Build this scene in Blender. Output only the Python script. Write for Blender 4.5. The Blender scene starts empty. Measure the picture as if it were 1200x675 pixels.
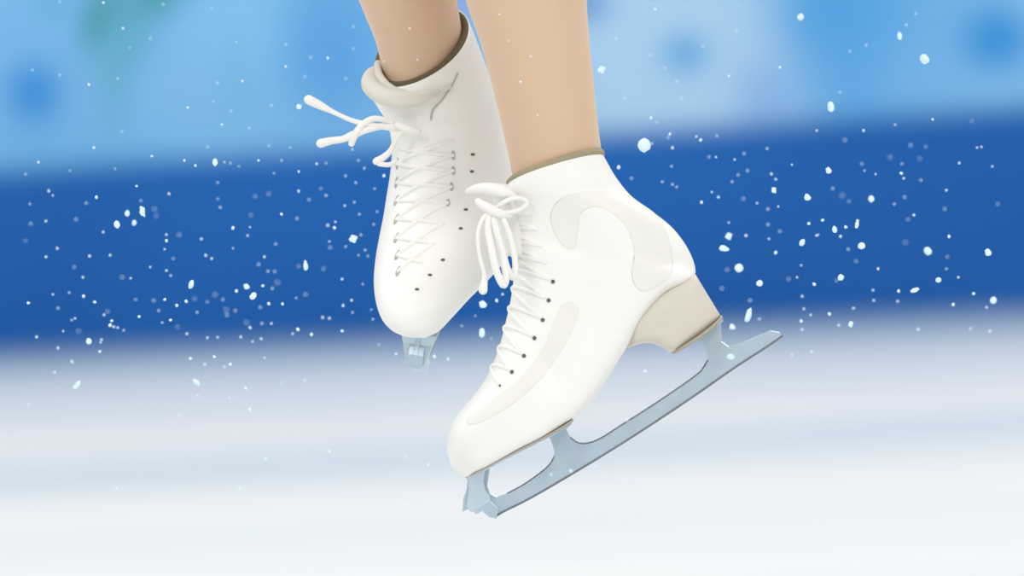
import bpy, bmesh, math, random
from mathutils import Vector, Matrix, noise
C = bpy.context.scene.collection
SC = bpy.context.scene
random.seed(7)

# ---------------------------------------------------------------- camera, world, lights, exposure
FPX = 17350.0            # focal length in pixels of the 1200 px wide frame (long telephoto)
S = 12.0                 # metres from camera to skater
CAM_H = 1.1
PITCH = math.radians(2.722)
ROLL = math.radians(2.4)
K = S / FPX              # metres per pixel at the skater
F = Vector((0, math.cos(PITCH), -math.sin(PITCH)))
R0 = Vector((1, 0, 0)); U0 = R0.cross(F)
R = R0 * math.cos(ROLL) - U0 * math.sin(ROLL)
U = R0 * math.sin(ROLL) + U0 * math.cos(ROLL)
CAM = Vector((0, -S, CAM_H))
cd = bpy.data.cameras.new('camera'); cam = bpy.data.objects.new('camera', cd); C.objects.link(cam)
cam.matrix_world = Matrix.Translation(CAM) @ Matrix((R, U, -F)).transposed().to_4x4()
cd.sensor_width = 36; cd.lens = FPX / 1200 * 36; cd.clip_start = 0.5; cd.clip_end = 300
cd.dof.use_dof = True; cd.dof.focus_distance = S; cd.dof.aperture_fstop = cd.lens / 1000 / 0.062
SC.camera = cam
SC.view_settings.view_transform = 'Standard'; SC.view_settings.look = 'None'
SC.view_settings.gamma = 1; SC.view_settings.exposure = 0.0
SC.view_settings.use_curve_mapping = False

w = bpy.data.worlds.new('arena_air'); SC.world = w; w.use_nodes = True
bg = w.node_tree.nodes['Background']; bg.inputs[0].default_value = (0.975, 0.985, 1.0, 1); bg.inputs[1].default_value = 0.60

def arena_and_fill_light(name, loc, target, size, power, col=(1, 1, 1)):
    l = bpy.data.lights.new(name, 'AREA'); l.energy = power; l.size = size; l.color = col
    o = bpy.data.objects.new(name, l); C.objects.link(o); o.location = loc
    o.rotation_euler = (Vector(target) - Vector(loc)).to_track_quat('-Z', 'Y').to_euler()
arena_and_fill_light('arena_and_fill_light', (5, -9, 9), (0, 0, 0.6), 4.0, 620, (1, 0.98, 0.94))
arena_and_fill_light('arena_and_fill_light', (-6, -9, 7), (0, 0, 0.6), 4.0, 300, (1, 0.985, 0.955))  # front-left fill added to brighten the trailing leg
arena_and_fill_light('arena_and_fill_light', (-8, 3, 9), (0, 0, 0.6), 4.0, 420, (0.93, 0.97, 1))
arena_and_fill_light('arena_and_fill_light', (0, 9, 12), (0, 9.5, 0), 6.0, 130, (0.98, 0.99, 1))
arena_and_fill_light('arena_and_fill_light', (6, 6, 9), (0, 0, 0.6), 4.0, 420, (1, 1, 1))

# ---------------------------------------------------------------- helpers
def P(px, py, d=0.0):
    """point in the place: d metres behind the skater's plane"""
    s = (S + d) / FPX
    return CAM + F * (S + d) + R * ((px - 600) * s) + U * ((337.5 - py) * s)

def srgb(r, g, b):
    f = lambda c: c / 12.92 if c <= 0.04045 else ((c + 0.055) / 1.055) ** 2.4
    return (f(r / 255), f(g / 255), f(b / 255), 1)

def mat(name, col, rough=0.5, metal=0.0, bump=0.0, bscale=200, var=0.0, vscale=30, **kw):
    m = bpy.data.materials.new(name); m.use_nodes = True
    nt = m.node_tree; b = nt.nodes['Principled BSDF']
    b.inputs['Base Color'].default_value = col; b.inputs['Roughness'].default_value = rough
    b.inputs['Metallic'].default_value = metal
    for k, v in kw.items(): b.inputs[k].default_value = v
    tc = nt.nodes.new('ShaderNodeTexCoord')
    if var:
        n = nt.nodes.new('ShaderNodeTexNoise'); n.inputs['Scale'].default_value = vscale; n.inputs['Detail'].default_value = 3
        nt.links.new(tc.outputs['Object'], n.inputs['Vector'])
        mx = nt.nodes.new('ShaderNodeMix'); mx.data_type = 'RGBA'
        mx.inputs[6].default_value = col; mx.inputs[7].default_value = tuple(c * (1 - var) for c in col[:3]) + (1,)
        nt.links.new(n.outputs['Fac'], mx.inputs[0]); nt.links.new(mx.outputs[2], b.inputs['Base Color'])
    if bump:
        n = nt.nodes.new('ShaderNodeTexNoise'); n.inputs['Scale'].default_value = bscale
        nt.links.new(tc.outputs['Object'], n.inputs['Vector'])
        bp = nt.nodes.new('ShaderNodeBump'); bp.inputs['Strength'].default_value = bump; bp.inputs['Distance'].default_value = 0.001
        nt.links.new(n.outputs['Fac'], bp.inputs['Height']); nt.links.new(bp.outputs[0], b.inputs['Normal'])
    return m

M = dict(
    leather=mat('white_leather', (0.86, 0.855, 0.82, 1), 0.42, bump=0.15, bscale=350, var=0.03),
    tongue_and_shade=mat('ivory_tongue_and_shade', (0.80, 0.79, 0.745, 1), 0.5, bump=0.15, bscale=350, var=0.03),  # tongue leather, also the painted shade on the leading boot
    padding=mat('padded_lining', (0.72, 0.70, 0.63, 1), 0.85, bump=0.3, bscale=500, var=0.1),
    lining=mat('olive_lining', (0.36, 0.31, 0.20, 1), 0.9, var=0.15),
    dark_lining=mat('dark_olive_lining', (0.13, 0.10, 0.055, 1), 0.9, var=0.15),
    lace=mat('white_lace', (0.85, 0.84, 0.81, 1), 0.8, bump=0.4, bscale=900),
    stitch=mat('grey_stitch', (0.50, 0.48, 0.42, 1), 0.8),
    eyelet=mat('grey_eyelet', (0.16, 0.155, 0.14, 1), 0.4, 0.6),
    slit=mat('eyelet_slot', (0.42, 0.42, 0.38, 1), 0.6),
    heel=mat('stacked_heel', (0.66, 0.62, 0.53, 1), 0.5, var=0.1, vscale=60),
    sole=mat('sole_edge', (0.42, 0.38, 0.30, 1), 0.55, var=0.1),
    steel=mat('polished_steel', (0.56, 0.69, 0.78, 1), 0.32, 0.55, var=0.25, vscale=45),
    edge=mat('dark_edge_and_reflection', (0.20, 0.22, 0.24, 1), 0.4, 0.8),
    skin=mat('sheer_tights_skin', (0.66, 0.46, 0.315, 1), 0.62, var=0.05, vscale=12),
    flake=mat('ice_chip', (0.68, 0.87, 0.99, 1), 0.35, **{'Transmission Weight': 0.0}),
)
b = M['skin'].node_tree.nodes['Principled BSDF']
b.inputs['Sheen Weight'].default_value = 0.35; b.inputs['Sheen Roughness'].default_value = 0.4
b.inputs['Sheen Tint'].default_value = (1, 0.9, 0.8, 1)

def mesh_obj(name, verts, faces, m, parent=None, origin=None, smooth=True, mats=None, fm=None):
    o3 = origin if origin is not None else (parent_origin(parent) if parent else Vector((0, 0, 0)))
    me = bpy.data.meshes.new(name)
    me.from_pydata([tuple(Vector(v) - o3) for v in verts], [], faces)
    for x in (mats or [m]): me.materials.append(x)
    if fm: me.polygons.foreach_set('material_index', fm)
    if smooth: me.polygons.foreach_set('use_smooth', [True] * len(me.polygons))
    bm = bmesh.new(); bm.from_mesh(me); bmesh.ops.recalc_face_normals(bm, faces=bm.faces); bm.to_mesh(me); bm.free()
    o = bpy.data.objects.new(name, me); C.objects.link(o)
    if parent: o.parent = parent
    else: o.location = o3
    return o
def parent_origin(p):
    v = Vector((0, 0, 0))
    while p: v += p.location; p = p.parent
    return v
def thing(name, label, cat, loc, group=None):
    o = bpy.data.objects.new(name, None); C.objects.link(o); o.location = loc; o.empty_display_size = 0.05
    o['label'] = label; o['category'] = cat
    if group: o['group'] = group
    return o

def crom(pts, t):
    n = len(pts) - 1; t = max(0.0, min(n - 1e-6, t)); i = int(t); f = t - i
    p0 = pts[max(i - 1, 0)]; p1 = pts[i]; p2 = pts[i + 1]; p3 = pts[min(i + 2, n)]
    return [0.5 * (2 * b + (c - a) * f + (2 * a - 5 * b + 4 * c - d) * f * f + (3 * b - a - 3 * c + d) * f ** 3)
            for a, b, c, d in zip(p0, p1, p2, p3)]
def smooth_path(pts, n):
    return [crom(pts, i * (len(pts) - 1) / (n - 1)) for i in range(n)]

class Loft:
    """sections: Ux,Uy, Lx,Ly, half-width cm, depth cm, exponent on the L half, bx, by (near-side shift, px)"""
    def __init__(s, secs, bump=None):
        s.secs = secs; s.n = len(secs) - 1; s.bump = bump
    def pix(s, t, th):
        ux, uy, lx, ly, wd, dc, ex, bx, by = crom(s.secs, t)
        c, q = math.cos(th), math.sin(th)
        e = 2.15 if c > 0 else ex
        cc = math.copysign(abs(c) ** (2 / e), c); qq = math.copysign(abs(q) ** (2 / e), q)
        x = (ux + lx) / 2 + (ux - lx) / 2 * cc + bx * qq
        y = (uy + ly) / 2 + (uy - ly) / 2 * cc + by * qq
        return x, y, dc / 100 - wd / 100 * qq
    def pt0(s, t, th):
        x, y, d = s.pix(t, th); return P(x, y, d)
    def normal(s, t, th):
        e = 1e-3
        a = s.pt0(min(t + e, s.n), th) - s.pt0(max(t - e, 0), th); b_ = s.pt0(t, th + e) - s.pt0(t, th - e)
        n = a.cross(b_)
        if n.length < 1e-12: return -F
        n.normalize()
        c = s.pt0(t, th) - s.center(t)
        return n if n.dot(c) > 0 else -n
    def center(s, t): return (s.pt0(t, 0) + s.pt0(t, math.pi)) / 2
    def pt(s, t, th, off=0.0):
        p = s.pt0(t, th)
        if s.bump:
            x, y, d = s.pix(t, th); off = off + s.bump(x, y, math.sin(th))
        if off: p = p + s.normal(t, th) * off
        return p
    def find(s, px, py):
        best = None
        for i in range(0, 8 * s.n + 1):
            for j in range(0, 65):
                t = i / 8; th = math.pi * j / 64
                x, y, _ = s.pix(t, th); d = (x - px) ** 2 + (y - py) ** 2
                if best is None or d < best[0]: best = (d, t, th)
        st_t, st_h = 0.06, 0.025
        for _ in range(60):
            d0, t0, h0 = best; imp = False
            for dt, dh in ((st_t, 0), (-st_t, 0), (0, st_h), (0, -st_h)):
                t, h = min(max(t0 + dt, 0), s.n), h0 + dh
                x, y, _ = s.pix(t, h); d = (x - px) ** 2 + (y - py) ** 2
                if d < best[0]: best = (d, t, h); imp = True
            if not imp: st_t *= 0.6; st_h *= 0.6
        return best[1], best[2]
    def mesh(s, nt=90, nr=72, open_top=None, cap_end=True, t0=0.0, t1=None):
        vs, fs = [], []
        t1 = s.n if t1 is None else t1
        e = max(q[6] for q in s.secs); ths = [2 * math.pi * j / nr for j in range(nr)]
        if e > 4:                         # extra rows where the square side of the section turns
            for k in range(1, 12):
                a = math.acos(-(k / 12) ** (e / 2)); ths += [a, 2 * math.pi - a]
        ths = sorted(ths); nr = len(ths)
        for i in range(nt + 1):
            t = t0 + (t1 - t0) * i / nt
            for th in ths: vs.append(s.pt(t, th))
        rows = nt + 1
        if open_top:                      # roll over the rim and go back down inside
            c = s.center(t1); up = (c - s.center(t1 - 0.7)).normalized()
            base = vs[-nr:]
            for k, (sc, dz) in enumerate(open_top):
                for v in base: vs.append(c + (v - c) * sc + up * dz)
                rows += 1
        for i in range(rows - 1):
            for j in range(nr):
                k = (j + 1) % nr
                fs.append((i * nr + j, i * nr + k, (i + 1) * nr + k, (i + 1) * nr + j))
        fs.append(tuple(range(nr)))
        fs.append(tuple((rows - 1) * nr + j for j in range(nr)))
        return vs, fs

def tube(pts, rad, nr=10, flat=1.0, flat_dir=None):
    """swept tube with rounded ends; rad a number or list"""
    n = len(pts); vs, fs = [], []
    rr = rad if isinstance(rad, (list, tuple)) else [rad] * n
    prev = None
    for i, p in enumerate(pts):
        tg = (pts[min(i + 1, n - 1)] - pts[max(i - 1, 0)]).normalized()
        a = prev if prev is not None else (flat_dir if flat_dir is not None else (F if abs(tg.dot(F)) < 0.9 else U))
        if flat_dir is not None: a = flat_dir
        a = (a - tg * a.dot(tg)).normalized(); b_ = tg.cross(a).normalized(); prev = a
        for j in range(nr):
            h = 2 * math.pi * j / nr
            vs.append(p + a * math.cos(h) * rr[i] * flat + b_ * math.sin(h) * rr[i])
    def cap(ring, p, tg, r):
        out = []
        for a_ in (0.5, 0.87, 0.98): out.append([p + (v - p) * math.sqrt(1 - a_ * a_) + tg * r * a_ for v in ring])
        return out
    if (pts[0] - pts[-1]).length > 1e-5 and n > 2:
        t0 = (pts[0] - pts[1]).normalized(); t1 = (pts[-1] - pts[-2]).normalized()
        A = cap(vs[:nr], pts[0], t0, rr[0]); B_ = cap(vs[-nr:], pts[-1], t1, rr[-1])
        vs = [v for q in reversed(A) for v in q] + vs + [v for q in B_ for v in q]; n += 6
    for i in range(n - 1):
        for j in range(nr):
            k = (j + 1) % nr; fs.append((i * nr + j, i * nr + k, (i + 1) * nr + k, (i + 1) * nr + j))
    fs.append(tuple(range(nr))); fs.append(tuple((n - 1) * nr + j for j in range(nr)))
    return vs, fs
def join(parts):
    vs, fs = [], []
    for v, f in parts:
        k = len(vs); vs += v; fs += [tuple(i + k for i in q) for q in f]
    return vs, fs
def px_tube(pts, r, n=24, **kw):
    """pts (px, py, depth cm) and radius in px"""
    q = smooth_path(pts, n); P3 = [P(x, y, d / 100) for x, y, d in q]
    if isinstance(r, (list, tuple)):
        rr = [crom([[a] for a in r], i * (len(r) - 1) / (n - 1))[0] * K for i in range(n)]
    else: rr = r * K
    return tube(P3, rr, **kw)
def on_surface(L, pts, off, r, n=30, **kw):
    q = [L.find(x, y) for x, y in pts]
    q = smooth_path(q, n)
    return tube([L.pt(t, h, off) for t, h in q], r, **kw)

def disc(L, t, th, r, off, h=0.001, n=14, stretch=(1, 1)):
    """small bevelled eyelet ring sitting on a surface"""
    p = L.pt(t, th, off); nn = L.normal(t, th)
    a = (U - nn * U.dot(nn)).normalized(); b_ = nn.cross(a)
    vs, fs = [], []
    prof = [(1.0, -h), (1.0, h * 0.5), (0.8, h), (0.55, h * 0.7), (0.45, -h * 0.3)]
    for sc, z in prof:
        for j in range(n):
            g = 2 * math.pi * j / n
            vs.append(p + a * math.cos(g) * r * sc * stretch[1] + b_ * math.sin(g) * r * sc * stretch[0] + nn * z)
    for i in range(len(prof) - 1):
        for j in range(n):
            k = (j + 1) % n; fs.append((i * n + j, i * n + k, (i + 1) * n + k, (i + 1) * n + j))
    fs.append(tuple(range(n))); fs.append(tuple((len(prof) - 1) * n + j for j in range(n)))
    return vs, fs

# ---------------------------------------------------------------- the rink: ice and boards
def nodes(m):
    nt = m.node_tree
    def N(t, **kw):
        n = nt.nodes.new(t)
        for k, v in kw.items(): setattr(n, k, v)
        return n
    return nt, N

m = bpy.data.materials.new('rink_ice'); m.use_nodes = True; nt, N = nodes(m); pb = nt.nodes['Principled BSDF']
def math_n(op, a, b_=None, clamp=False):
    n = N('ShaderNodeMath', operation=op); n.use_clamp = clamp
    for i, v in enumerate((a, b_)):
        if v is None: continue
        if isinstance(v, (int, float)): n.inputs[i].default_value = v
        else: nt.links.new(v, n.inputs[i])
    return n.outputs[0]
def mix_n(fac, a, b_):
    n = N('ShaderNodeMix', data_type='RGBA')
    for i, v in ((0, fac), (6, a), (7, b_)):
        if isinstance(v, (int, float, tuple)): n.inputs[i].default_value = v
        else: nt.links.new(v, n.inputs[i])
    return n.outputs[2]
def ramp_n(fac, stops):
    n = N('ShaderNodeValToRGB'); cr = n.color_ramp
    while len(cr.elements) < len(stops): cr.elements.new(0.5)
    for e, (p, c) in zip(cr.elements, stops): e.position = p; e.color = c
    nt.links.new(fac, n.inputs[0]); return n.outputs[0]
tc = N('ShaderNodeTexCoord')
mp = N('ShaderNodeMapping'); mp.inputs['Scale'].default_value = (0.10, 1.0, 1); mp.inputs['Rotation'].default_value = (0, 0, math.radians(-0.5))
mp.inputs['Location'].default_value = (3.1, 0.35, 0)
nt.links.new(tc.outputs['Object'], mp.inputs['Vector'])
n1 = N('ShaderNodeTexNoise'); n1.inputs['Scale'].default_value = 1.1; n1.inputs['Detail'].default_value = 4; n1.inputs['Roughness'].default_value = 0.55
nt.links.new(mp.outputs[0], n1.inputs['Vector'])
mp2 = N('ShaderNodeMapping'); mp2.inputs['Scale'].default_value = (1.2, 6, 1); nt.links.new(tc.outputs['Object'], mp2.inputs['Vector'])
n2 = N('ShaderNodeTexNoise'); n2.inputs['Scale'].default_value = 2; n2.inputs['Detail'].default_value = 5; nt.links.new(mp2.outputs[0], n2.inputs['Vector'])
sep = N('ShaderNodeSeparateXYZ'); nt.links.new(tc.outputs['Object'], sep.inputs[0])
# scraped, clearer streak of ice running across the rink
dy = math_n('SUBTRACT', sep.outputs[1], math_n('ADD', 6.75, math_n('MULTIPLY', sep.outputs[0], 0.25)))
g = math_n('POWER', 2.718, math_n('MULTIPLY', math_n('MULTIPLY', dy, dy), -7.0))
streak = math_n('MULTIPLY', g, 0.55)
fac = math_n('ADD', math_n('MULTIPLY', math_n('SUBTRACT', n1.outputs['Fac'], 0.38), 1.6), streak, clamp=True)
fac2 = math_n('ADD', fac, math_n('MULTIPLY', math_n('SUBTRACT', n2.outputs['Fac'], 0.5), 0.15), clamp=True)
col = mix_n(fac2, (0.86, 0.845, 0.82, 1), (0.60, 0.67, 0.71, 1))
# dark board reflection put into the ice colour along the foot of the boards
board_reflection = math_n('POWER', 2.718, math_n('MULTIPLY', math_n('SUBTRACT', 10.0, sep.outputs[1]), -1.15), clamp=True)
board_reflection = math_n('MULTIPLY', board_reflection, math_n('ADD', 0.72, math_n('MULTIPLY', n1.outputs['Fac'], 0.5)), clamp=True)
col = mix_n(board_reflection, col, (0.10, 0.22, 0.36, 1))
nt.links.new(col, pb.inputs['Base Color'])
nt.links.new(math_n('SUBTRACT', 0.42, math_n('MULTIPLY', board_reflection, 0.2)), pb.inputs['Roughness']); pb.inputs['IOR'].default_value = 1.31
bp = N('ShaderNodeBump'); bp.inputs['Strength'].default_value = 0.3; bp.inputs['Distance'].default_value = 0.01
nt.links.new(n2.outputs['Fac'], bp.inputs['Height']); nt.links.new(bp.outputs[0], pb.inputs['Normal'])
ICE = m

def box(x0, x1, y0, y1, z0, z1):
    vs = [Vector((x, y, z)) for x in (x0, x1) for y in (y0, y1) for z in (z0, z1)]
    return vs, [(0, 1, 3, 2), (4, 6, 7, 5), (0, 4, 5, 1), (2, 3, 7, 6), (0, 2, 6, 4), (1, 5, 7, 3)]
def struct(name, geo, mt, bevel=0):
    o = mesh_obj(name, geo[0], geo[1], mt, smooth=False); o['kind'] = 'structure'
    if bevel:
        md = o.modifiers.new('bevel', 'BEVEL'); md.width = bevel; md.segments = 3
    return o
struct('floor', box(-16, 16, -14, 10, -0.05, 0), ICE)

# printed boards: pale blue artwork over a dark blue band
m = bpy.data.materials.new('printed_rink_board'); m.use_nodes = True; nt, N = nodes(m); pb = nt.nodes['Principled BSDF']
tc = N('ShaderNodeTexCoord'); sep = N('ShaderNodeSeparateXYZ'); nt.links.new(tc.outputs['Object'], sep.inputs[0])
X, Z = sep.outputs[0], sep.outputs[2]
BK = 22.0 / FPX
nz = N('ShaderNodeTexNoise'); nz.inputs['Scale'].default_value = 1.6; nz.inputs['Detail'].default_value = 2
nt.links.new(tc.outputs['Object'], nz.inputs['Vector'])
col = ramp_n(nz.outputs['Fac'], [(0.35, srgb(105, 180, 232)), (0.5, srgb(130, 190, 236)), (0.65, srgb(150, 202, 240))])
def bxz(px, py):
    yb = 380 - (px - 600) * 0.0419
    return (px - 600) * BK, (yb - py) * BK
def blob(col, px, py, rx, ry, c, amt, ang=0, sharp=1.0):
    x0, z0 = bxz(px, py); ca, sa = math.cos(math.radians(ang)), math.sin(math.radians(ang))
    dx = math_n('SUBTRACT', X, x0); dz = math_n('SUBTRACT', Z, z0)
    u_ = math_n('MULTIPLY', math_n('ADD', math_n('MULTIPLY', dx, ca), math_n('MULTIPLY', dz, sa)), 1 / (rx * BK))
    v_ = math_n('MULTIPLY', math_n('SUBTRACT', math_n('MULTIPLY', dz, ca), math_n('MULTIPLY', dx, sa)), 1 / (ry * BK))
    r2 = math_n('ADD', math_n('MULTIPLY', u_, u_), math_n('MULTIPLY', v_, v_))
    if sharp > 1: r2 = math_n('POWER', r2, sharp)
    gsn = math_n('MULTIPLY', math_n('POWER', 2.718, math_n('MULTIPLY', r2, -1.0)), amt, clamp=True)
    return mix_n(gsn, col, c)
B = [  # px, py, rx, ry, colour, amount, angle, sharpness
    (800, 80, 190, 170, srgb(182, 217, 243), 0.95, 0, 2), (240, 110, 120, 95, srgb(138, 196, 238), 0.8, 0, 1.5),
    (60, 20, 90, 60, srgb(125, 190, 240), 0.8, 0, 1.5), (300, 20, 80, 60, srgb(140, 203, 242), 0.8, 0, 1.5),
    (1015, 50, 80, 150, srgb(88, 170, 232), 0.85, 0, 1.5), (1090, 90, 60, 60, srgb(125, 187, 236), 0.7, 0, 1),
    (980, 10, 60, 50, srgb(80, 165, 228), 0.8, 0, 1), (1180, 45, 42, 38, srgb(52, 150, 220), 0.95, 0, 1.5),
    (814, 62, 28, 24, srgb(98, 172, 226), 0.95, 0, 1), (50, 108, 34, 38, srgb(60, 148, 222), 0.97, 0, 1.3),
    (400, 60, 60, 90, srgb(92, 168, 230), 0.8, 15, 1.5), (700, 5, 26, 20, srgb(70, 130, 205), 0.8, 0, 1),
    (545, 5, 20, 40, srgb(160, 165, 225), 0.8, 0, 1), (905, 115, 40, 45, srgb(120, 170, 228), 0.55, 0, 1),
    (130, 20, 22, 42, srgb(72, 158, 165), 0.95, -20, 1.5), (190, 0, 40, 22, srgb(74, 160, 172), 0.95, 15, 1.5),
    (160, 45, 30, 60, srgb(98, 178, 200), 0.8, -25, 1.3), (145, 100, 20, 60, srgb(108, 180, 212), 0.7, -5, 1),
    (285, 90, 18, 60, srgb(120, 190, 225), 0.6, 0, 1), (75, 5, 14, 16, srgb(95, 175, 205), 0.7, 0, 1),
]
for q in B: col = blob(col, *q)
edge = math_n('ADD', 0.276, math_n('MULTIPLY', X, 0.0205))
band = math_n('ADD', math_n('MULTIPLY', math_n('SUBTRACT', edge, Z), 24), 0.5, clamp=True)
wv = N('ShaderNodeTexNoise'); wv.inputs['Scale'].default_value = 1.2; nt.links.new(tc.outputs['Object'], wv.inputs['Vector'])
dark = ramp_n(wv.outputs['Fac'], [(0.3, srgb(20, 94, 172)), (0.7, srgb(26, 106, 186))])
col = mix_n(band, col, dark)
nt.links.new(col, pb.inputs['Base Color']); pb.inputs['Roughness'].default_value = 0.55
pb.inputs['Specular IOR Level'].default_value = 0.25
BOARD = m
WHITE = mat('rail_plastic', (0.8, 0.8, 0.8, 1), 0.4)
struct('wall_back', box(-16, 16, 10, 10.12, -0.02, 1.1), BOARD, 0.005)
struct('trim_1', box(-16, 16, 9.96, 10.16, 1.1, 1.15), WHITE, 0.01)

# ---------------------------------------------------------------- the skater's legs
D2 = 0.14                                    # the trailing foot is further away
front_leg = Loft([  # left, right edges
    (632, 300, 690, 290, 3.0, 1, 2, 0, 0), (618, 262, 706, 245, 3.5, 0.5, 2, 0, 0), (604, 225, 708, 195, 3.9, 0, 2, 0, 0),
    (596, 185, 704, 168, 4.1, 0, 2, 0, 0), (581, 120, 698, 115, 4.4, 0, 2, 0, 0), (564, 55, 692, 55, 4.8, .2, 2, 0, 0),
    (545, 0, 688, 0, 5.2, .5, 2, 0, 0), (520, -90, 688, -90, 6.0, 1.2, 2, 0, 0), (502, -180, 682, -180, 6.2, 1.4, 2, 0, 0),
    (492, -280, 655, -280, 5.6, 1, 2, 0, 0), (482, -350, 640, -350, 5.9, 0, 2, 0, 0), (462, -450, 640, -450, 6.5, 1, 2, 0, 0),
    (425, -620, 640, -620, 7.6, 4, 2, 0, 0), (395, -800, 640, -800, 8.8, 7, 2, 0, 0), (400, -900, 630, -900, 9, 8, 2, 0, 0), (440, -960, 590, -960, 6, 8, 2, 0, 0)])
rear_leg = Loft([
    (468, 190, 530, 180, 3.0, 14, 2, 0, 0), (456, 140, 538, 130, 3.6, 14, 2, 0, 0), (448, 92, 541, 80, 3.9, 14, 2, 0, 0),
    (441, 52, 543, 45, 4.0, 14, 2, 0, 0), (420, 0, 536, 0, 4.6, 14, 2, 0, 0), (390, -80, 528, -80, 5.6, 15, 2, 0, 0),
    (366, -170, 522, -170, 6.2, 16, 2, 0, 0), (362, -280, 508, -280, 5.7, 16, 2, 0, 0), (358, -370, 504, -370, 5.8, 15, 2, 0, 0),
    (346, -470, 510, -470, 6.4, 15, 2, 0, 0), (320, -640, 520, -640, 7.6, 13, 2, 0, 0), (300, -800, 530, -800, 8.8, 11, 2, 0, 0), (315, -900, 520, -900, 9, 10, 2, 0, 0), (350, -960, 490, -960, 6, 10, 2, 0, 0)])
pelvis = Loft([(400, -790, 540, -790, 6, 9, 2, 0, 0), (330, -850, 620, -850, 9.5, 9, 2, 0, 0), (310, -930, 640, -930, 11, 9, 2, 0, 0),
               (330, -1030, 610, -1030, 10, 9, 2, 0, 0), (360, -1120, 575, -1120, 8.5, 9, 2, 0, 0), (365, -1190, 570, -1190, 8.3, 9, 2, 0, 0)])
geo = join([front_leg.mesh(70, 40), rear_leg.mesh(70, 40), pelvis.mesh(30, 40)])
body = mesh_obj('person', geo[0], geo[1], M['skin'], origin=P(560, 0, 0.07))
body['label'] = 'person in mid jump seen from the calves down, bare tan legs in white skates'
body['category'] = 'person'
md = body.modifiers.new('fuse', 'REMESH'); md.mode = 'VOXEL'; md.voxel_size = 0.0045; md.use_smooth_shade = True
md = body.modifiers.new('smooth', 'SMOOTH'); md.iterations = 6; md.factor = 0.5

# ---------------------------------------------------------------- shared skate pieces
BLADE = [(548, 561), (547, 572), (543, 584), (542, 599), (551, 595), (558, 602), (565, 598), (573, 605), (581, 607), (590, 601), (620, 586),
         (660, 563), (700, 539), (740, 514), (780, 488), (820, 461), (860, 433), (900, 407), (917, 395), (914, 389), (903, 387), (888, 393), (868, 402),
         (854, 406), (846, 400), (845, 378), (817, 395), (827, 410), (830, 420), (824, 431), (818, 438), (790, 458), (760, 478), (730, 497), (705, 513),
         (690, 519), (678, 519), (669, 513), (664, 504), (668, 497), (643, 511), (647, 520), (650, 530), (647, 540), (637, 551), (615, 567), (595, 578),
         (583, 582), (574, 578), (571, 570), (574, 549)]
EDGE_LOW = [(581, 607), (590, 601), (620, 586), (660, 563), (700, 539), (740, 514), (780, 488), (820, 461), (860, 433), (900, 407), (917, 395)]
EDGE_TOP = [(829, 423), (824, 431), (818, 438), (790, 458), (760, 478), (730, 497), (705, 513), (690, 519), (678, 519), (669, 513)]
EDGE_TOP2 = [(649, 536), (645, 543), (637, 551), (615, 567), (595, 578)]
def ident(x, y, d): return P(x, y, d)
def prism(poly, mp, d0, d1):
    n = len(poly); vs = [mp(x, y, d0) for x, y in poly] + [mp(x, y, d1) for x, y in poly]
    fs = [tuple(range(n)), tuple(range(2 * n - 1, n - 1, -1))] + [(i, (i + 1) % n, n + (i + 1) % n, n + i) for i in range(n)]
    return vs, fs
def box_loft(secs, mp, e=4.5, n=40, nr=36):
    vs, fs = [], []
    for q in smooth_path(secs, n):
        tx, ty, bx, by, wd = q
        for j in range(nr):
            h = 2 * math.pi * j / nr; c, s_ = math.cos(h), math.sin(h)
            cc = math.copysign(abs(c) ** (2 / e), c); ss = math.copysign(abs(s_) ** (2 / e), s_)
            vs.append(mp((tx + bx) / 2 + (tx - bx) / 2 * cc, (ty + by) / 2 + (ty - by) / 2 * cc, -wd / 100 * ss))
    for i in range(n - 1):
        for j in range(nr):
            k = (j + 1) % nr; fs.append((i * nr + j, i * nr + k, (i + 1) * nr + k, (i + 1) * nr + j))
    fs.append(tuple(range(nr))); fs.append(tuple((n - 1) * nr + j for j in range(nr)))
    return vs, fs
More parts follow.
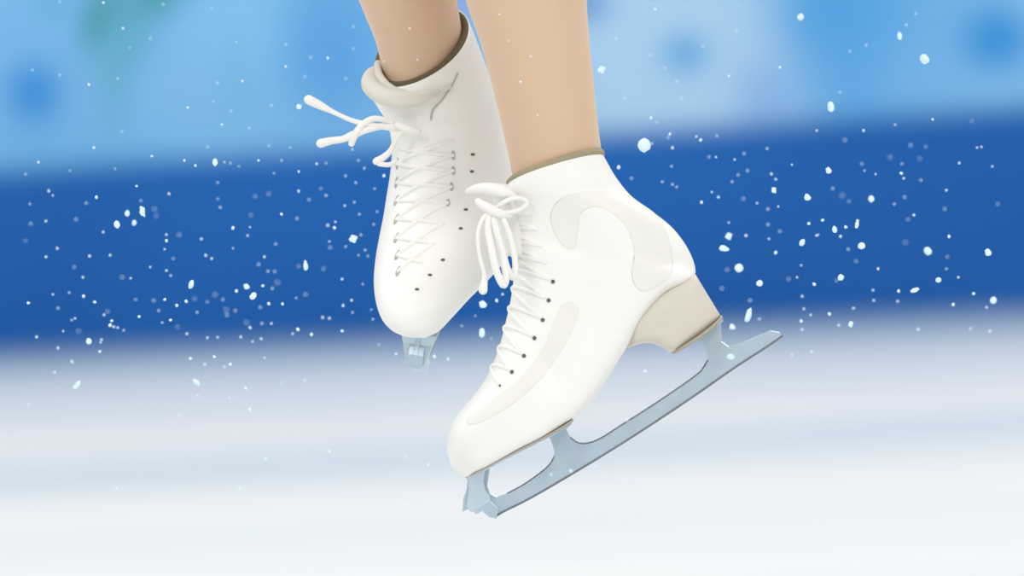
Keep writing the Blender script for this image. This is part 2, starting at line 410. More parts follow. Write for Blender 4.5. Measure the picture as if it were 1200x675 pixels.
def blade_set(skate, mp, mw=None):
    mw = mw or mp
    g = prism(BLADE, mp, -0.0022, 0.0022)
    bl = mesh_obj('blade', *g, M['steel'], skate, smooth=False); bl['label'] = 'pale blue grey steel blade'
    md = bl.modifiers.new('bevel', 'BEVEL'); md.width = 0.0006; md.segments = 2; md.limit_method = 'ANGLE'
    def mtube(pts, r, off):
        out = []
        for d in (-off, off):
            q = smooth_path(pts, 40); out.append(tube([mp(x, y, d) for x, y in q], r * K, nr=8))
        return join(out)
    mesh_obj('runner_edge', *mtube([(x - .6, y - 1.1) for x, y in EDGE_LOW], 1.3, 0.0022), M['edge'], bl)['label'] = 'dark skating edge'
    mesh_obj('runner_dark_reflection', *join([mtube(EDGE_TOP, 1.0, 0.002), mtube(EDGE_TOP2, 0.9, 0.002)]), M['edge'], bl)  # dark reflection along the runner's upper rim, put in as dark strips
    # toe pick teeth: wider saw-toothed block at the front
    picks = [(547, 574), (543.5, 584), (541.5, 600), (551, 596), (558, 603), (565, 599), (573, 606), (582, 608), (584, 596), (572, 584)]
    g = prism(picks, mp, -0.0065, 0.0065)
    tp = mesh_obj('toe_pick', *g, M['steel'], bl, smooth=False)
    md = tp.modifiers.new('bevel', 'BEVEL'); md.width = 0.0005; md.segments = 2
    # toe stanchion flaring from the narrow pick to the wide sole plate
    vs, fs = [], []
    for v_, ua, ub, wd in ((-1, 1, 24, 1.55), (10, -4, 16, 1.3), (20, -11, 13, 1.05), (29, -17, 14, 0.85), (37, -15, 12, 0.7)):
        for u_, d in ((ua, -wd), (ub, -wd), (ub, wd), (ua, wd)):
            vs.append(mp(548 + u_ * .885 + v_ * .465, 561 - u_ * .465 + v_ * .885, d / 100))
    for i in range(4):
        for j in range(4):
            k = (j + 1) % 4; fs.append((i * 4 + j, i * 4 + k, i * 4 + 4 + k, i * 4 + 4 + j))
    fs += [(0, 1, 2, 3), (16, 17, 18, 19)]
    ts = mesh_obj('stanchion', vs, fs, M['steel'], bl, smooth=False)
    md = ts.modifiers.new('bevel', 'BEVEL'); md.width = 0.001; md.segments = 2
    sp = box_loft([(546, 559, 547, 562, 1.2), (560, 552, 561.5, 555.5, 2.6), (600, 531, 601.5, 534.5, 3.6), (640, 510.5, 641.5, 514, 3.4), (662, 499, 663, 502, 2.4), (669, 495, 670, 497.5, 1.0)], mw, e=6)
    mesh_obj('sole_plate', *sp, M['steel'], skate)
    hp = box_loft([(799, 404, 801, 407.5, 1.2), (812, 395, 814, 399, 2.2), (832, 382, 834, 386, 2.2), (846, 373, 848, 376, 1.4)], mw, e=6)
    mesh_obj('heel_plate', *hp, M['steel'], skate)
    return bl
def heel_set(skate, mp):
    h = box_loft([(734, 402, 736, 408, 1.2), (739, 389, 746, 404, 2.2), (748, 374, 760, 402, 2.8), (761, 357, 774, 406, 3.1), (778, 341, 791, 413, 3.2),
                  (796, 329, 818, 396, 3.1), (809, 322, 838, 379, 2.7), (814, 320, 845, 371, 2.0)], mp, e=4.5)
    ho = mesh_obj('heel', *h, M['heel'], skate)
    l = box_loft([(786, 412, 788, 415, 1.5), (796, 407, 798, 411, 2.9), (820, 391.5, 822, 395.5, 3.1), (838, 377, 840.5, 381, 2.6), (845.5, 369, 847.5, 372.5, 1.6)], mp, e=6)
    mesh_obj('heel_lift', *l, M['sole'], ho)['label'] = 'thin brown heel lift'
    s_ = box_loft([(545, 558, 546, 560.5, 1.2), (556, 553, 557.5, 556, 2.6), (580, 540.5, 581.5, 543.5, 3.3), (610, 525, 611.5, 528, 3.8), (640, 509.5, 641.5, 512.5, 3.9), (660, 498, 661.5, 501.5, 3.5), (671, 490, 672, 493.5, 3.0)], mp, e=5)
    mesh_obj('sole', *s_, M['sole'], skate)['label'] = 'thin tan sole edge'

def criss_cross(L, ts, hs_near, hs_far, off, r):
    """laces from row to row over the tongue, plus the short bars over each eyelet"""
    out = []
    n = len(ts)
    for i in range(n - 1):
        for a, c in (((ts[i], hs_near[i]), (ts[i + 1], hs_far[i + 1])), ((ts[i], hs_far[i]), (ts[i + 1], hs_near[i + 1]))):
            pts = []
            for k in range(15):
                f = k / 14; pts.append(L.pt(a[0] + (c[0] - a[0]) * f, a[1] + (c[1] - a[1]) * f, off + 0.0007 * math.sin(math.pi * f)))
            out.append(tube(pts, r, nr=8))
    return join(out)

# ---------------------------------------------------------------- leading skate (side view)
fs_origin = P(690, 500, 0)
skate = thing('ice_skate', 'white leather figure skate nearer the camera, seen from its side with full steel blade', 'ice skate', fs_origin)
def gz(x, y, x0, y0, rx, ry):
    return math.exp(-((x - x0) / rx) ** 2 - ((y - y0) / ry) ** 2)
def front_bump(x, y, side):
    if side < 0.1: return 0
    b = 0.0035 * gz(x, y, 718, 268, 34, 34) - 0.0022 * gz(x, y, 668, 268, 16, 34) - 0.0014 * gz(x, y, 770, 310, 22, 40)
    b += -0.0012 * gz(x, y, 700, 222, 45, 9)
    b -= 0.0016 * math.exp(-(((x - 640) * 0.55 + (y - 425) * 0.83) / 50) ** 2 - (((x - 640) * 0.83 - (y - 425) * 0.55) / 13) ** 2)
    return b * min(1, (side - 0.1) / 0.4)
FB = [  # front point, back point, half width cm, depth cm, exponent, near shift
    (533, 552, 541, 557, 0.9, 0, 3.0, 0, 0), (527, 541, 548, 559, 1.9, 0, 7, 0, 0), (523.5, 520, 556, 555, 2.8, 0, 7, 0, 0), (527, 501, 569, 549, 3.5, 0, 7, 0, 0),
    (537, 485, 588, 539, 4.0, 0, 7, 0, 0), (552, 467, 610, 527, 4.4, 0, 7, 0, 0), (566, 449, 634, 515, 4.6, 0, 7, 0, 0), (577, 428, 657, 502, 4.5, 0, 5, 0, 0),
    (586, 403, 680, 485, 4.2, 0, 5, 0, 0), (593, 376, 702, 459, 3.9, 0, 5, 0, 0), (599, 348, 720, 430, 3.7, 0, 5, 0, 0), (602, 322, 737, 403, 3.6, 0, 5, 0, 0),
    (600, 300, 755, 374, 3.6, 0, 5, 0, 0), (596, 283, 780, 346, 3.7, 0, 5, 0, 0), (592, 270, 808, 330, 3.7, 0, 5, 0, 0), (589, 260, 815, 317, 3.8, 0, 2.2, 0, 0),
    (586, 250, 807, 293, 3.9, 0, 2.1, 0, 0), (584, 241, 789, 268, 4.1, 0, 2.1, 0, -2), (583, 233, 766, 249, 4.3, 0, 2.1, 0, -3), (584, 227, 741, 231, 4.5, 0, 2.1, 0, -4),
    (588, 222, 722, 208, 4.6, 0, 2.1, 0, -5), (594, 219, 708, 184, 4.6, 0, 2.1, 0, -9)]
L1 = Loft(FB, front_bump)
boot = mesh_obj('boot', *L1.mesh(150, 96, open_top=[(0.985, 0.002), (0.95, 0.0025), (0.91, 0.001), (0.86, -0.01), (0.80, -0.03)]), M['leather'], skate)
# lining edge showing above the collar
rim = [L1.pt(L1.n, 2 * math.pi * k / 80) for k in range(80)]
rc = sum(rim, Vector()) / 80; upv = (L1.center(L1.n) - L1.center(L1.n - .7)).normalized()
ring = [rc + (v - rc) * 0.93 + U * (0.002 + 0.0015 * max(0, (v - rc).dot(R) / 0.035)) for v in rim]
mesh_obj('collar_lining', *tube(ring + ring[:2], 0.0034, nr=10), M['lining'], boot)['label'] = 'olive lining edge above the collar'
# tongue
tg = Loft([(590, 300, 625, 300, 2.4, 0, 2, 0, 0), (584, 262, 618, 262, 2.7, 0, 2, 0, 0), (578, 235, 612, 236, 2.9, 0, 2, 0, 0), (574, 222, 609, 222, 2.9, 0, 2, 0, -1),
           (573, 217, 607, 219, 2.6, 0, 2, 0, -1), (580, 214.5, 603, 217, 2.0, 0, 2, 0, 0)])
mesh_obj('tongue', *tg.mesh(30, 32), M['tongue_and_shade'], boot)
ey = [(648, 330), (643, 352), (636, 375), (626, 396), (614, 417), (600, 436), (586, 452)]
q = [L1.find(x, y) for x, y in ey]
for i, (t, h) in enumerate(q):
    for sgn in (1, -1):
        e = mesh_obj('eyelet', *disc(L1, t, h * sgn, 0.0017 if i < 6 else 0.0010, 0.0003, 0.0006), M['eyelet'], boot)
# upper hooks (covered by lace) continue the row
up = [(645, 310), (640, 290), (634, 270), (628, 252)]
qu = [L1.find(x, y) for x, y in up]
allq = list(reversed(qu)) + q
mesh_obj('lace', *criss_cross(L1, [a for a, _ in allq], [h * 0.93 for _, h in allq], [-h * 0.93 for _, h in allq], -0.0007, 0.0019), M['lace'], skate)
# bow hanging in front of the instep
bow = [px_tube([(576, 247, -4), (571, 262, -5), (576, 290, -6), (582, 318, -6.5), (590, 334, -6.5), (593, 322, -6), (588, 300, -5.5), (580, 270, -5), (577, 250, -4.2)], 4.4, 44),
       px_tube([(578, 247, -4), (582, 270, -5), (589, 295, -5.6), (596, 318, -5.6), (602, 325, -5.2), (604, 310, -5), (600, 285, -4.6), (590, 258, -4.4), (580, 248, -4)], 3.8, 44),
       px_tube([(548, 224, -2.5), (560, 221, -3.2), (575, 222, -3.6), (592, 226, -3.8), (604, 232, -3.8)], [3, 6, 8, 8, 4], 26),
       px_tube([(577, 248, -4), (566, 256, -5), (560, 275, -5.4), (562, 300, -5.5), (568, 322, -5.5), (566, 340, -5.6)], [3, 2.6, 2.4, 2.4, 3, 5.4], 30),
       px_tube([(560, 236, -4), (570, 243, -4.6), (584, 250, -4.6), (598, 252, -4)], [4, 6, 6, 3.5], 20),
       px_tube([(578, 247, -4), (592, 236, -4.5), (608, 232, -4.3), (618, 238, -4.1), (606, 247, -4.2), (588, 250, -4.4)], 2.8, 30)]
mesh_obj('lace_bow', *join(bow), M['lace'], skate)
# boot shading at ankle and toe vamp, put in as darker patches
def inside(x, y, poly):
    c = False; n = len(poly)
    for i in range(n):
        (x1, y1), (x2, y2) = poly[i], poly[i - 1]
        if (y1 > y) != (y2 > y) and x < (x2 - x1) * (y - y1) / (y2 - y1) + x1: c = not c
    return c
def shade_patch(L, poly, off, ta, tb, pw, nt=340, nh=300):
    """a darker patch standing for shade, cut to an outline, lying on the boot's surface"""
    idx, vs, fs = {}, [], []
    hs = [math.pi / 2 * j / (nh // 2) if j <= nh // 2 else math.acos(-((j - nh // 2) / (nh // 2)) ** pw) for j in range(nh + 1)]
    def vid(i, j):
        if (i, j) not in idx:
            idx[i, j] = len(vs); vs.append(L.pt(ta + (tb - ta) * i / nt, hs[j], off))
        return idx[i, j]
    ok = {}
    for i in range(nt + 1):
        for j in range(nh + 1):
            x, y, _ = L.pix(ta + (tb - ta) * i / nt, hs[j]); ok[i, j] = inside(x, y, poly)
    for i in range(nt):
        for j in range(nh):
            if ok[i, j] and ok[i + 1, j] and ok[i, j + 1] and ok[i + 1, j + 1]:
                fs.append((vid(i, j), vid(i + 1, j), vid(i + 1, j + 1), vid(i, j + 1)))
    return vs, fs
def smooth_poly(p):
    n = len(p); q = p[-2:] + p + p[:3]; return [tuple(crom(q, 2 + i / 5)) for i in range(5 * n)]
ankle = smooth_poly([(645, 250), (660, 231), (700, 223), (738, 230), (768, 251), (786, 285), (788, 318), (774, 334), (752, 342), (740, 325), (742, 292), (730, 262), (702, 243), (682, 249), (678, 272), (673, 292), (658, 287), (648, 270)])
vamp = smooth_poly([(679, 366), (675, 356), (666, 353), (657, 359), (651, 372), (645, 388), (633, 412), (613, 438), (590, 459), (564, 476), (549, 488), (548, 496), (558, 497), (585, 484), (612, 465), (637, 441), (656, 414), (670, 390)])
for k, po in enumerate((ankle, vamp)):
    ov = mesh_obj('boot_shade_patch', *shade_patch(L1, po, 0.0001, *((9, 21, 1.1) if k == 0 else (1, 15, 3.0))), M['tongue_and_shade'], boot)
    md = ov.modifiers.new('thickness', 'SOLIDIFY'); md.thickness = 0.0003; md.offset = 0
heel_set(skate, ident)
blade_set(skate, ident)

# ---------------------------------------------------------------- trailing skate (toe towards us)
O2 = P(474, 393, D2 - 0.075)
U3 = R * 0.24 + U * 0.56 + F * 0.79; U3.normalize()
V3 = U * -0.816 + F * 0.578; V3 = (V3 - U3 * V3.dot(U3)).normalized(); W3 = U3.cross(V3)
def rear_map(x, y, d):
    dx, dy = x - 548, y - 561
    u_ = dx * 0.885 - dy * 0.465; v_ = dx * 0.465 + dy * 0.885
    return O2 + R * 0.0115 + U3 * (u_ * K) + V3 * (v_ * K) + W3 * d
def narrow(x, y, d): return rear_map(x, y, d * 0.48)
skate2 = thing('ice_skate', 'white leather figure skate behind the other, laced front and rounded toe facing the viewer', 'ice skate', P(520, 430, D2))
RB = [  # left, right, half depth cm, depth cm
    (474, 394, 500, 395, 0.8, 5.2, 2.2, 0, 1), (459, 387, 514, 388, 2.0, 5.4, 2.3, 0, 2), (447, 373, 529, 373, 2.9, 6.0, 2.3, 0, 3), (440, 351, 550, 350, 3.7, 7.2, 2.3, 0, 4),
    (438, 328, 574, 326, 4.4, 8.8, 2.2, 0, 4), (440, 304, 596, 300, 5.0, 10.4, 2.2, 0, 3), (444, 280, 610, 272, 5.4, 11.8, 2.1, 0, 2), (449, 255, 616, 246, 5.4, 13, 2.1, 0, 0),
    (453, 230, 613, 222, 5.2, 14, 2.1, 0, 0), (457, 205, 605, 200, 4.9, 14.3, 2.1, 0, 0), (459, 182, 598, 178, 4.7, 14.4, 2.1, 0, 2), (458, 160, 591, 154, 4.6, 14.4, 2.1, 0, 6),
    (452, 140, 585, 128, 4.6, 14.3, 2.1, 0, 13), (443, 124, 578, 102, 4.6, 14.2, 2.1, 0, 20), (435, 110, 568, 74, 4.6, 14.1, 2.1, 2, 27), (434, 98, 559, 50, 4.6, 14, 2.1, 4, 32), (438, 88, 551, 30, 4.5, 14, 2.1, 6, 36)]
def rear_bump(x, y, side):
    if side < 0.1: return 0
    b = 0.002 * gz(x, y, 497, 250, 22, 90) - 0.0012 * gz(x, y, 540, 260, 10, 80) - 0.0012 * gz(x, y, 505, 135, 40, 8) + 0.0015 * gz(x, y, 480, 362, 30, 20)
    return b * min(1, (side - 0.1) / 0.4)
L2 = Loft(RB, rear_bump)
boot2 = mesh_obj('boot', *L2.mesh(130, 96, open_top=[(0.985, 0.002), (0.95, 0.0025), (0.90, 0.001), (0.85, -0.01), (0.80, -0.03)]), M['leather'], skate2)
rim = [L2.pt(L2.n, 2 * math.pi * k / 80) for k in range(80)]
rc = sum(rim, Vector()) / 80
ring = [rc + (v - rc) * 0.90 + U * 0.001 for v in rim]
mesh_obj('collar_lining', *tube(ring + ring[:2], 0.0034, nr=10), M['dark_lining'], boot2)['label'] = 'dark olive lining inside the collar'
# rolled padded tongue folded over the collar front
roll = px_tube([(447, 80, 14), (436, 88, 12.5), (434, 100, 11), (447, 111, 9.6), (468, 116, 8.9), (492, 115, 8.8), (513, 106, 9)], [5, 9, 10.5, 11, 10.5, 8, 2], 50, nr=20)
mesh_obj('tongue', *roll, M['padding'], boot2)['label'] = 'rolled padded tongue top'
inner = px_tube([(443, 74, 14.5), (444, 88, 11.5), (457, 103, 10), (480, 112, 9.3), (505, 111, 9.3), (526, 102, 9.6)], [4, 5, 5, 5, 4.5, 3], 40, nr=14)
mesh_obj('tongue_lip', *inner, M['padding'], boot2)
sm = on_surface(L2, [(536, 86), (527, 104), (517, 118), (508, 128), (505, 140)], 0.0000, 0.0009, 40, nr=8)
mesh_obj('seam', *sm, M['stitch'], boot2)['label'] = 'dark seam beside the tongue'
left = [(466, 172), (466, 192), (465, 214), (465, 235), (465, 257), (465, 279), (466, 299), (467, 318)]
right = [(530, 165), (531, 182), (531, 200), (529, 219), (525, 238), (519, 262), (508, 286), (494, 308)]
slots_r = [(554, 181), (553, 201), (546, 245), (540, 267), (519, 305), (504, 323), (489, 340)]
for i, (x, y) in enumerate(left[1:]):
    t, h = L2.find(x, y); mesh_obj('eyelet', *disc(L2, t, h, 0.0026, 0.0003, 0.0006, stretch=(0.8, 1.9)), M['slit'], boot2)
for i, (x, y) in enumerate(right[1:5]):
    t, h = L2.find(x, y); mesh_obj('eyelet', *disc(L2, t, h, 0.0024, 0.0003, 0.0006, stretch=(0.7, 1.6)), M['slit'], boot2)
for i, (x, y) in enumerate(slots_r):
    t, h = L2.find(x, y); mesh_obj('eyelet', *disc(L2, t, h, 0.0014, 0.0003, 0.0006, stretch=(1.3, 0.8)), M['eyelet'], boot2)
ql = [L2.find(*p) for p in left]; qr = [L2.find(*p) for p in right]
out = []
for i in range(len(ql) - 1):
    for a, c in ((ql[i], qr[i + 1]), (qr[i], ql[i + 1])):
        out.append(tube([L2.pt(a[0] + (c[0] - a[0]) * k / 14, a[1] + (c[1] - a[1]) * k / 14, -0.0008 + 0.0007 * math.sin(math.pi * k / 14)) for k in range(15)], 0.0021, nr=8))
mesh_obj('lace', *join(out), M['lace'], skate2)
b2 = [px_tube([(362, 117, 9), (374, 123, 9), (392, 132, 9), (412, 141, 9), (432, 146, 9), (458, 150, 9.6), (480, 152, 9.4)], [6, 5.2, 2.9, 3.0, 3.4, 3.5, 3], 40),
      px_tube([(376, 168, 9), (388, 165, 9), (402, 163, 9), (414, 158, 9), (430, 152, 9), (455, 147, 9.6), (478, 150, 9.4)], [5.6, 4.6, 4.2, 5, 4.2, 4, 3], 40),
      px_tube([(412, 168, 9), (416, 158, 8.8), (426, 145, 8.8), (440, 139, 9), (460, 143, 9.5)], [4, 4.6, 4.2, 3.6, 3], 30),
      px_tube([(441, 189, 9.4), (450, 184, 9.4), (458, 176, 9.4), (466, 160, 9.2), (474, 152, 9.2)], [4.5, 4.2, 3.4, 3, 3], 30),
      px_tube([(444, 192, 9.4), (456, 193, 9.4), (464, 188, 9.3)], [3, 3, 2.5], 14),
      px_tube([(466, 146, 9.2), (478, 151, 9), (490, 154, 9)], [4, 6, 4], 14)]
mesh_obj('lace_bow', *join(b2), M['lace'], skate2)['label'] = 'loose lace ends blown to the left'
heel_set(skate2, narrow)
blade_set(skate2, rear_map, narrow)

# ---------------------------------------------------------------- flying ice chips
protos = []
for k in range(8):
    bm = bmesh.new(); bmesh.ops.create_icosphere(bm, subdivisions=2, radius=0.5)
    for v in bm.verts:
        f = 1 + 0.45 * noise.noise(v.co * 2.3 + Vector((k * 7.1, k * 3.3, 1))); v.co *= f
    me = bpy.data.meshes.new('ice_chip'); bm.to_mesh(me); bm.free(); me.materials.append(M['flake']); protos.append(me)
# (px, py, width px, height px, brightness 0..1, tilt degrees)
T, Sm, Md, Lg = 2.6, 3.6, 4.6, 6.2
CH = []
def add(s, size, br):
    for tok in s.split():
        x, y = tok.split(','); CH.append((float(x), float(y), size, size * random.uniform(.85, 1.25), br, random.uniform(-40, 40)))
# pale banner, left
add('70,2 191,5 248,10 152,56 176,45 277,49 335,52 364,67 38,82 70,88 138,92 255,97 250,119 271,130 292,150 318,123 143,154 357,90 414,31 414,57 405,92', T, .5)
add('121,3 144,33 335,78 384,68 104,99 284,95 220,126 260,146 45,190 110,173 352,124', Sm, .8)
# banner to band edge, left
add('243,172 263,190 270,191 280,195 330,188 315,171 340,173 382,191 82,200 135,198 255,214 321,203 376,221 57,223 30,204', T, .5)
add('178,183 216,188 229,194 303,188 371,192 350,201 160,218', Sm, .8)
# dark band, left
add('62,229 35,239 101,238 165,235 181,245 183,253 36,262 30,282 87,313 89,257 81,343 62,345 68,361 143,325 153,326 126,365 88,373 84,375 92,388 74,388 145,387 193,292 210,275 203,303 176,313 200,323 255,233 258,243 293,266 294,252 299,230 315,227 348,256 323,286 362,234 382,229 386,283 387,290 393,260 273,291 303,310 350,312 379,315 314,318 322,318 325,331 228,350 243,354 231,366 252,345 261,351 265,363 276,364 266,369 190,378 208,383 305,360 319,338 347,349 358,345 307,379 289,378 180,352 186,364 159,351', T, .45)
add('57,224 54,259 121,272 67,291 54,301 105,300 129,299 97,325 133,383 138,384 122,369 198,227 195,275 236,280 195,317 290,276 384,264 310,301 350,224 241,299 248,303 378,372 386,373 318,379 293,384', Sm, .6)
add('113,231 98,347 111,354 33,355 131,376 129,381 163,371 195,282 273,267 330,251 392,267 289,336 308,335 277,341 193,351 207,358 218,353 200,375 315,356 331,356', Md, .85)
# horizon and ice, left
add('43,395 119,398 255,395 243,396 219,391 282,395 296,400 306,397 310,419 68,408 84,423 343,391 240,427 263,430 231,463 210,487 64,436 269,466 475,535 118,401 330,449 357,446 291,624 33,474 85,424 475,592', Sm, .6)
add('117,412 349,386 365,392 223,420 251,418 270,427 288,455 293,480 137,573 281,573 386,529 311,538 502,545', Md, .85)
# around the trailing skate
add('405,289 423,275 438,263 420,299 431,300 428,293 425,333 413,366 435,363 437,374 444,404 503,425 541,382 557,370 576,397 405,206 420,188 427,197 439,221 415,237 421,251 442,248 413,175 417,214', T, .6)
add('401,327 412,352 402,358 464,415 525,421 589,345 404,241', Sm, .75)
add('401,388 509,418 582,352 450,206', Md, .85)
# in front of the legs
add('480,33 450,72 489,70 585,17 596,48 622,66 630,135', 2.4, .9)
add('610,96', 3.4, .95)
# pale banner, right
add('722,45 762,65 863,36 824,54 779,80 793,95 732,115 799,115 984,108 996,60 1015,53 1062,29 1073,16 769,143 783,161 1139,142 1049,146', T, .5)
add('768,11 854,89 914,79 763,138 785,157', Sm, .85)
# dark band, right
add('764,168 740,209 788,216 787,195 816,160 840,159 831,184 839,184 861,187 872,180 899,174 865,205 876,200 776,213 793,219 834,225 858,213 871,233 887,238 928,193 990,164 900,245 912,242 1043,184 1057,192 1078,186 1067,170 1085,172 1010,192 1013,200 1026,204 1079,211 1163,195 1145,173 1150,172 1107,245 1064,257 1060,231 1048,239 987,229 995,236 976,221 1169,239 959,275 900,263 854,261 852,316 901,280 914,271 994,292 1003,306 980,329 1110,301 1109,315 924,327 934,325 939,311 846,338 879,352 1061,284', T, .5)
add('788,173 842,231 904,204 909,210 957,153 1012,153 1059,209 1124,191 1109,223 1071,252 1093,140 874,276 957,276 985,277 1029,315 1123,325', Sm, .7)
add('725,196 821,164 822,237 1056,203 948,262 964,258 991,266 1005,259 909,296 939,284 1112,277 954,333', Md, .85)
# ice, right
add('940,347 942,362 940,386 950,369 1000,361 1023,340 1024,352 1052,353 1156,360 1160,388 1076,386 983,381 928,416 951,412 646,556 735,492 1137,385 890,374', Sm, .55)
add('939,376 972,368 1053,341 1117,357 1141,344 756,435 698,547 669,552', Md, .8)
def zone(x, y, size):
    sz = 'tiny' if size < 3 else ('small' if size < 4 else 'medium')
    yb = 380 - (x - 600) * .042; yt = yb - 218 - (x - 600) * .02
    if 575 < x < 700 and y < 190: return sz + ' white ice speck drifting in front of the nearer bare calf'
    if 440 < x < 545 and y < 95: return sz + ' white ice speck drifting in front of the farther bare calf'
    if x > 640 and 400 < y < 600 and x < 850: return sz + ' white ice speck beside the blade of the nearer skate'
    if 445 < x < 620 and y > 160: return sz + ' ice speck between the trailing skate toe and the nearer skate'
    col = ('left edge' if x < 100 else 'left quarter' if x < 215 else 'right of the left quarter' if x < 300
           else 'under the loose lace ends' if x < 385 else 'near the trailing skate' if x < 560 else
           'right of the nearer ankle' if x < 790 else 'above the heel and blade' if x < 870 else 'right of the blade tail' if x < 950 else
           'well right of the skates' if x < 1040 else 'near the right edge' if x < 1110 else 'at the right edge')
    if y < yt - 6: row = 'pale blue board'
    elif y < yb + 6:
        f = (y - yt) / (yb - yt); row = ('top of dark band' if f < .33 else 'middle of dark band' if f < .67 else 'bottom of dark band')
    else: row = 'white ice'
    return '%s ice chip before %s, %s' % (sz, row, col)
def chip(x, y, wx, wy, br, tilt, label, group, i):
    blur = (1 - br)
    d = (0.03 + blur * 0.95) * (1 if random.random() < 0.65 else -1)
    if 350 < x < 930 and y < 610: d = -0.16 - 0.8 * blur      # keep clear of boots and legs
    o = bpy.data.objects.new('ice_chip', protos[i % 8]); C.objects.link(o)
    o.location = P(x, y, d); s = K * (S + d) / S * (0.95 if label and group and 'larger' in group else 0.78)
    o.scale = (wx * s, (wx + wy) / 2 * s, wy * s)
    o.rotation_euler = (0, math.radians(tilt) + ROLL, 0)
    o['label'] = label; o['category'] = 'ice chip'
    if group: o['group'] = group
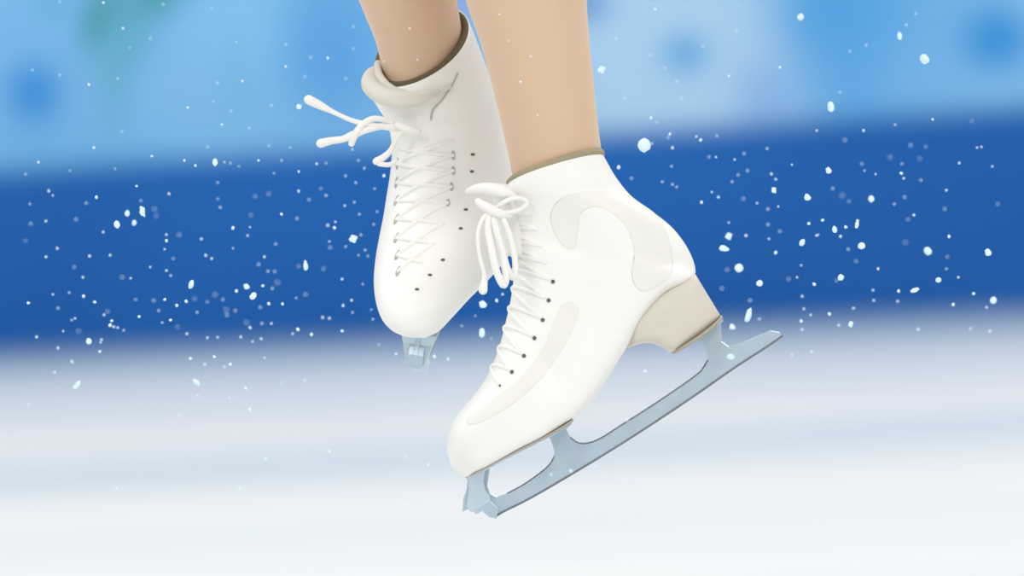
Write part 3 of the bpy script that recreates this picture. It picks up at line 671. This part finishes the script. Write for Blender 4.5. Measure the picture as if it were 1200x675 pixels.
BIG = [
    (167, 248, 7, 14, 1, -15, 'largest long white ice chip over the dark blue band at left'),
    (137, 263, 7, 9, .95, -15, 'oval ice chip just below left of the largest long chip, dark blue band'),
    (149, 250, 6, 8, .75, 0, 'faint ice chip between the large oval and long chips at left'),
    (157, 261, 6, 7, .7, 0, 'faint ice chip just below the longest chip at left'),
    (224, 333, 6, 11, .95, 25, 'slanted ice chip low on the dark band, left third'),
    (297, 347, 7, 11, 1, 35, 'bright slanted ice chip low on the band, left of trailing skate toe'),
    (289, 336, 7, 7, .8, 0, 'soft round ice chip just above the bright slanted chip at left'),
    (358, 311, 5.5, 12, 1, 0, 'upright narrow ice chip on the band left of the trailing boot'),
    (414, 280, 10, 10, 1, 0, 'big round ice chip immediately left of the trailing boot'),
    (252, 190, 6, 9, 1, 0, 'bright ice chip at top edge of dark band, left of the laces'),
    (104, 400, 7, 8, .85, -20, 'ice chip where dark band meets ice at far left'),
    (90, 451, 6, 13, .9, 40, 'slanted ice chip low over the ice at far left'),
    (230, 448, 6, 11, .85, -40, 'slanted ice chip over the ice, left of centre'),
    (565, 390, 7, 13, .9, 0, 'tall oval ice chip between the toe and the front laces'),
    (566, 357, 9, 9, .9, 0, 'round ice chip just below the hanging lace bow'),
    (350, 125, 6, 6, .9, 0, 'small ice chip under the tip of the upper loose lace end'),
    (705, 82, 9, 9, .9, 0, 'round ice chip just right of the nearer leg, pale blue board'),
    (755, 170, 15, 16, 1, 0, 'largest round ice chip, right of the nearer ankle'),
    (938, 20, 8, 9, .75, 0, 'soft ice chip near the top right of the pale board'),
    (1054, 42, 6, 10, .8, -10, 'tall ice chip above left of the bright round one at top right'),
    (1083, 69, 11, 12, .95, 0, 'bright round ice chip at upper right before the pale board'),
    (974, 125, 8, 14, .8, -10, 'long hazy ice chip above the dark band edge at right'),
    (971, 200, 7, 8, .95, 0, 'round ice chip in upper dark band below the long hazy chip'),
    (946, 231, 8, 8, 1, 0, 'bright round ice chip mid dark band right of the heel'),
    (907, 223, 6, 8, 1, -20, 'bright ice chip left of the round one in mid band'),
    (1021, 233, 7, 8, .7, 0, 'faint oval ice chip mid dark band at right'),
    (978, 269, 6, 9, 1, -15, 'upright ice chip in the cluster of chips right of the heel'),
    (1004, 263, 5, 10, 1, 5, 'narrow upright ice chip at right end of the chip cluster'),
    (940, 284, 6, 9, .85, 40, 'slanted ice chip left of and below the chip cluster'),
    (1010, 288, 9, 9, 1, 0, 'bright round ice chip just below the chip cluster'),
    (1158, 296, 8, 9, 1, 0, 'bright round ice chip nearest the right edge of the view'),
    (848, 291, 12, 7, 1, 5, 'flat wide ice chip beside the boot heel counter'),
    (854, 277, 8, 9, .75, 0, 'faint round ice chip above the flat wide chip'),
    (866, 314, 10, 10, .85, 0, 'large soft round ice chip right of the boot heel'),
    (890, 332, 8, 8, 1, 0, 'bright round ice chip below right of the large soft one'),
    (985, 325, 8, 8, .95, 0, 'round ice chip low on dark band right of centre'),
    (1087, 294, 9, 10, .7, 0, 'faint round ice chip on dark band at far right'),
    (1100, 328, 7, 7, .95, 0, 'round ice chip low on dark band at far right'),
    (877, 370, 7, 18, .95, 20, 'longest slanted ice chip above the blade tail'),
    (858, 383, 7, 7, .85, 0, 'small ice chip just right of the heel block'),
    (997, 380, 6, 8, .9, 0, 'ice chip low at right where band meets ice'),
    (1072, 340, 11, 5, .85, -20, 'flat ice chip at bottom of the dark band, far right'),
    (1164, 352, 8, 9, .7, 0, 'faint ice chip above the ice at right edge'),
    (856, 418, 10, 7, 1, 10, 'bright flat ice chip in front of the blade behind the heel'),
]
i = 0
for x, y, a, c, br, tl, lab in BIG:
    chip(x, y, a, c, br, -tl if False else tl, lab, 'larger flying ice chips', i); i += 1
CH.sort(key=lambda c: -c[2] * (0.5 + c[4]))
keep = 298 - len(BIG)
for x, y, a, c, br, tl in CH[:keep]:
    chip(x, y, a, c, br, tl, zone(x, y, a), 'small flying ice chips', i); i += 1
same = {}
for o in C.objects:
    if o.name.startswith('ice_chip'): same.setdefault(o['label'], []).append(o)
ORD = 'leftmost second third fourth fifth sixth seventh eighth ninth tenth eleventh twelfth thirteenth fourteenth fifteenth sixteenth'.split()
for lab, os_ in same.items():
    if len(os_) < 2: continue
    os_.sort(key=lambda o: (o.location - CAM).dot(R) / (o.location - CAM).dot(F))
    for k, o in enumerate(os_):
        if k == 0: o['label'] = lab + ', leftmost'
        elif k == len(os_) - 1: o['label'] = lab + ', rightmost'
        elif k < len(ORD): o['label'] = lab + ', ' + ORD[k] + ' from left'
# the finest of the spray, past counting
vs, fs = [], []
for x, y, a, c, br, tl in CH[keep:]:
    d = -0.3 - random.random() * 0.5 if 350 < x < 930 else random.choice((-1, 1)) * random.uniform(0.3, 1.0)
    p = P(x, y, d); me = protos[i % 8]; i += 1; k = len(vs); s_ = K * a * 0.85
    vs += [p + v.co * s_ for v in me.vertices]; fs += [tuple(q + k for q in po.vertices) for po in me.polygons]
sp = mesh_obj('ice_spray', vs, fs, M['flake'], origin=P(600, 300, 0))
sp['label'] = 'finest faint white ice spray specks hanging all over the dark blue band'; sp['category'] = 'ice spray'; sp['kind'] = 'stuff'
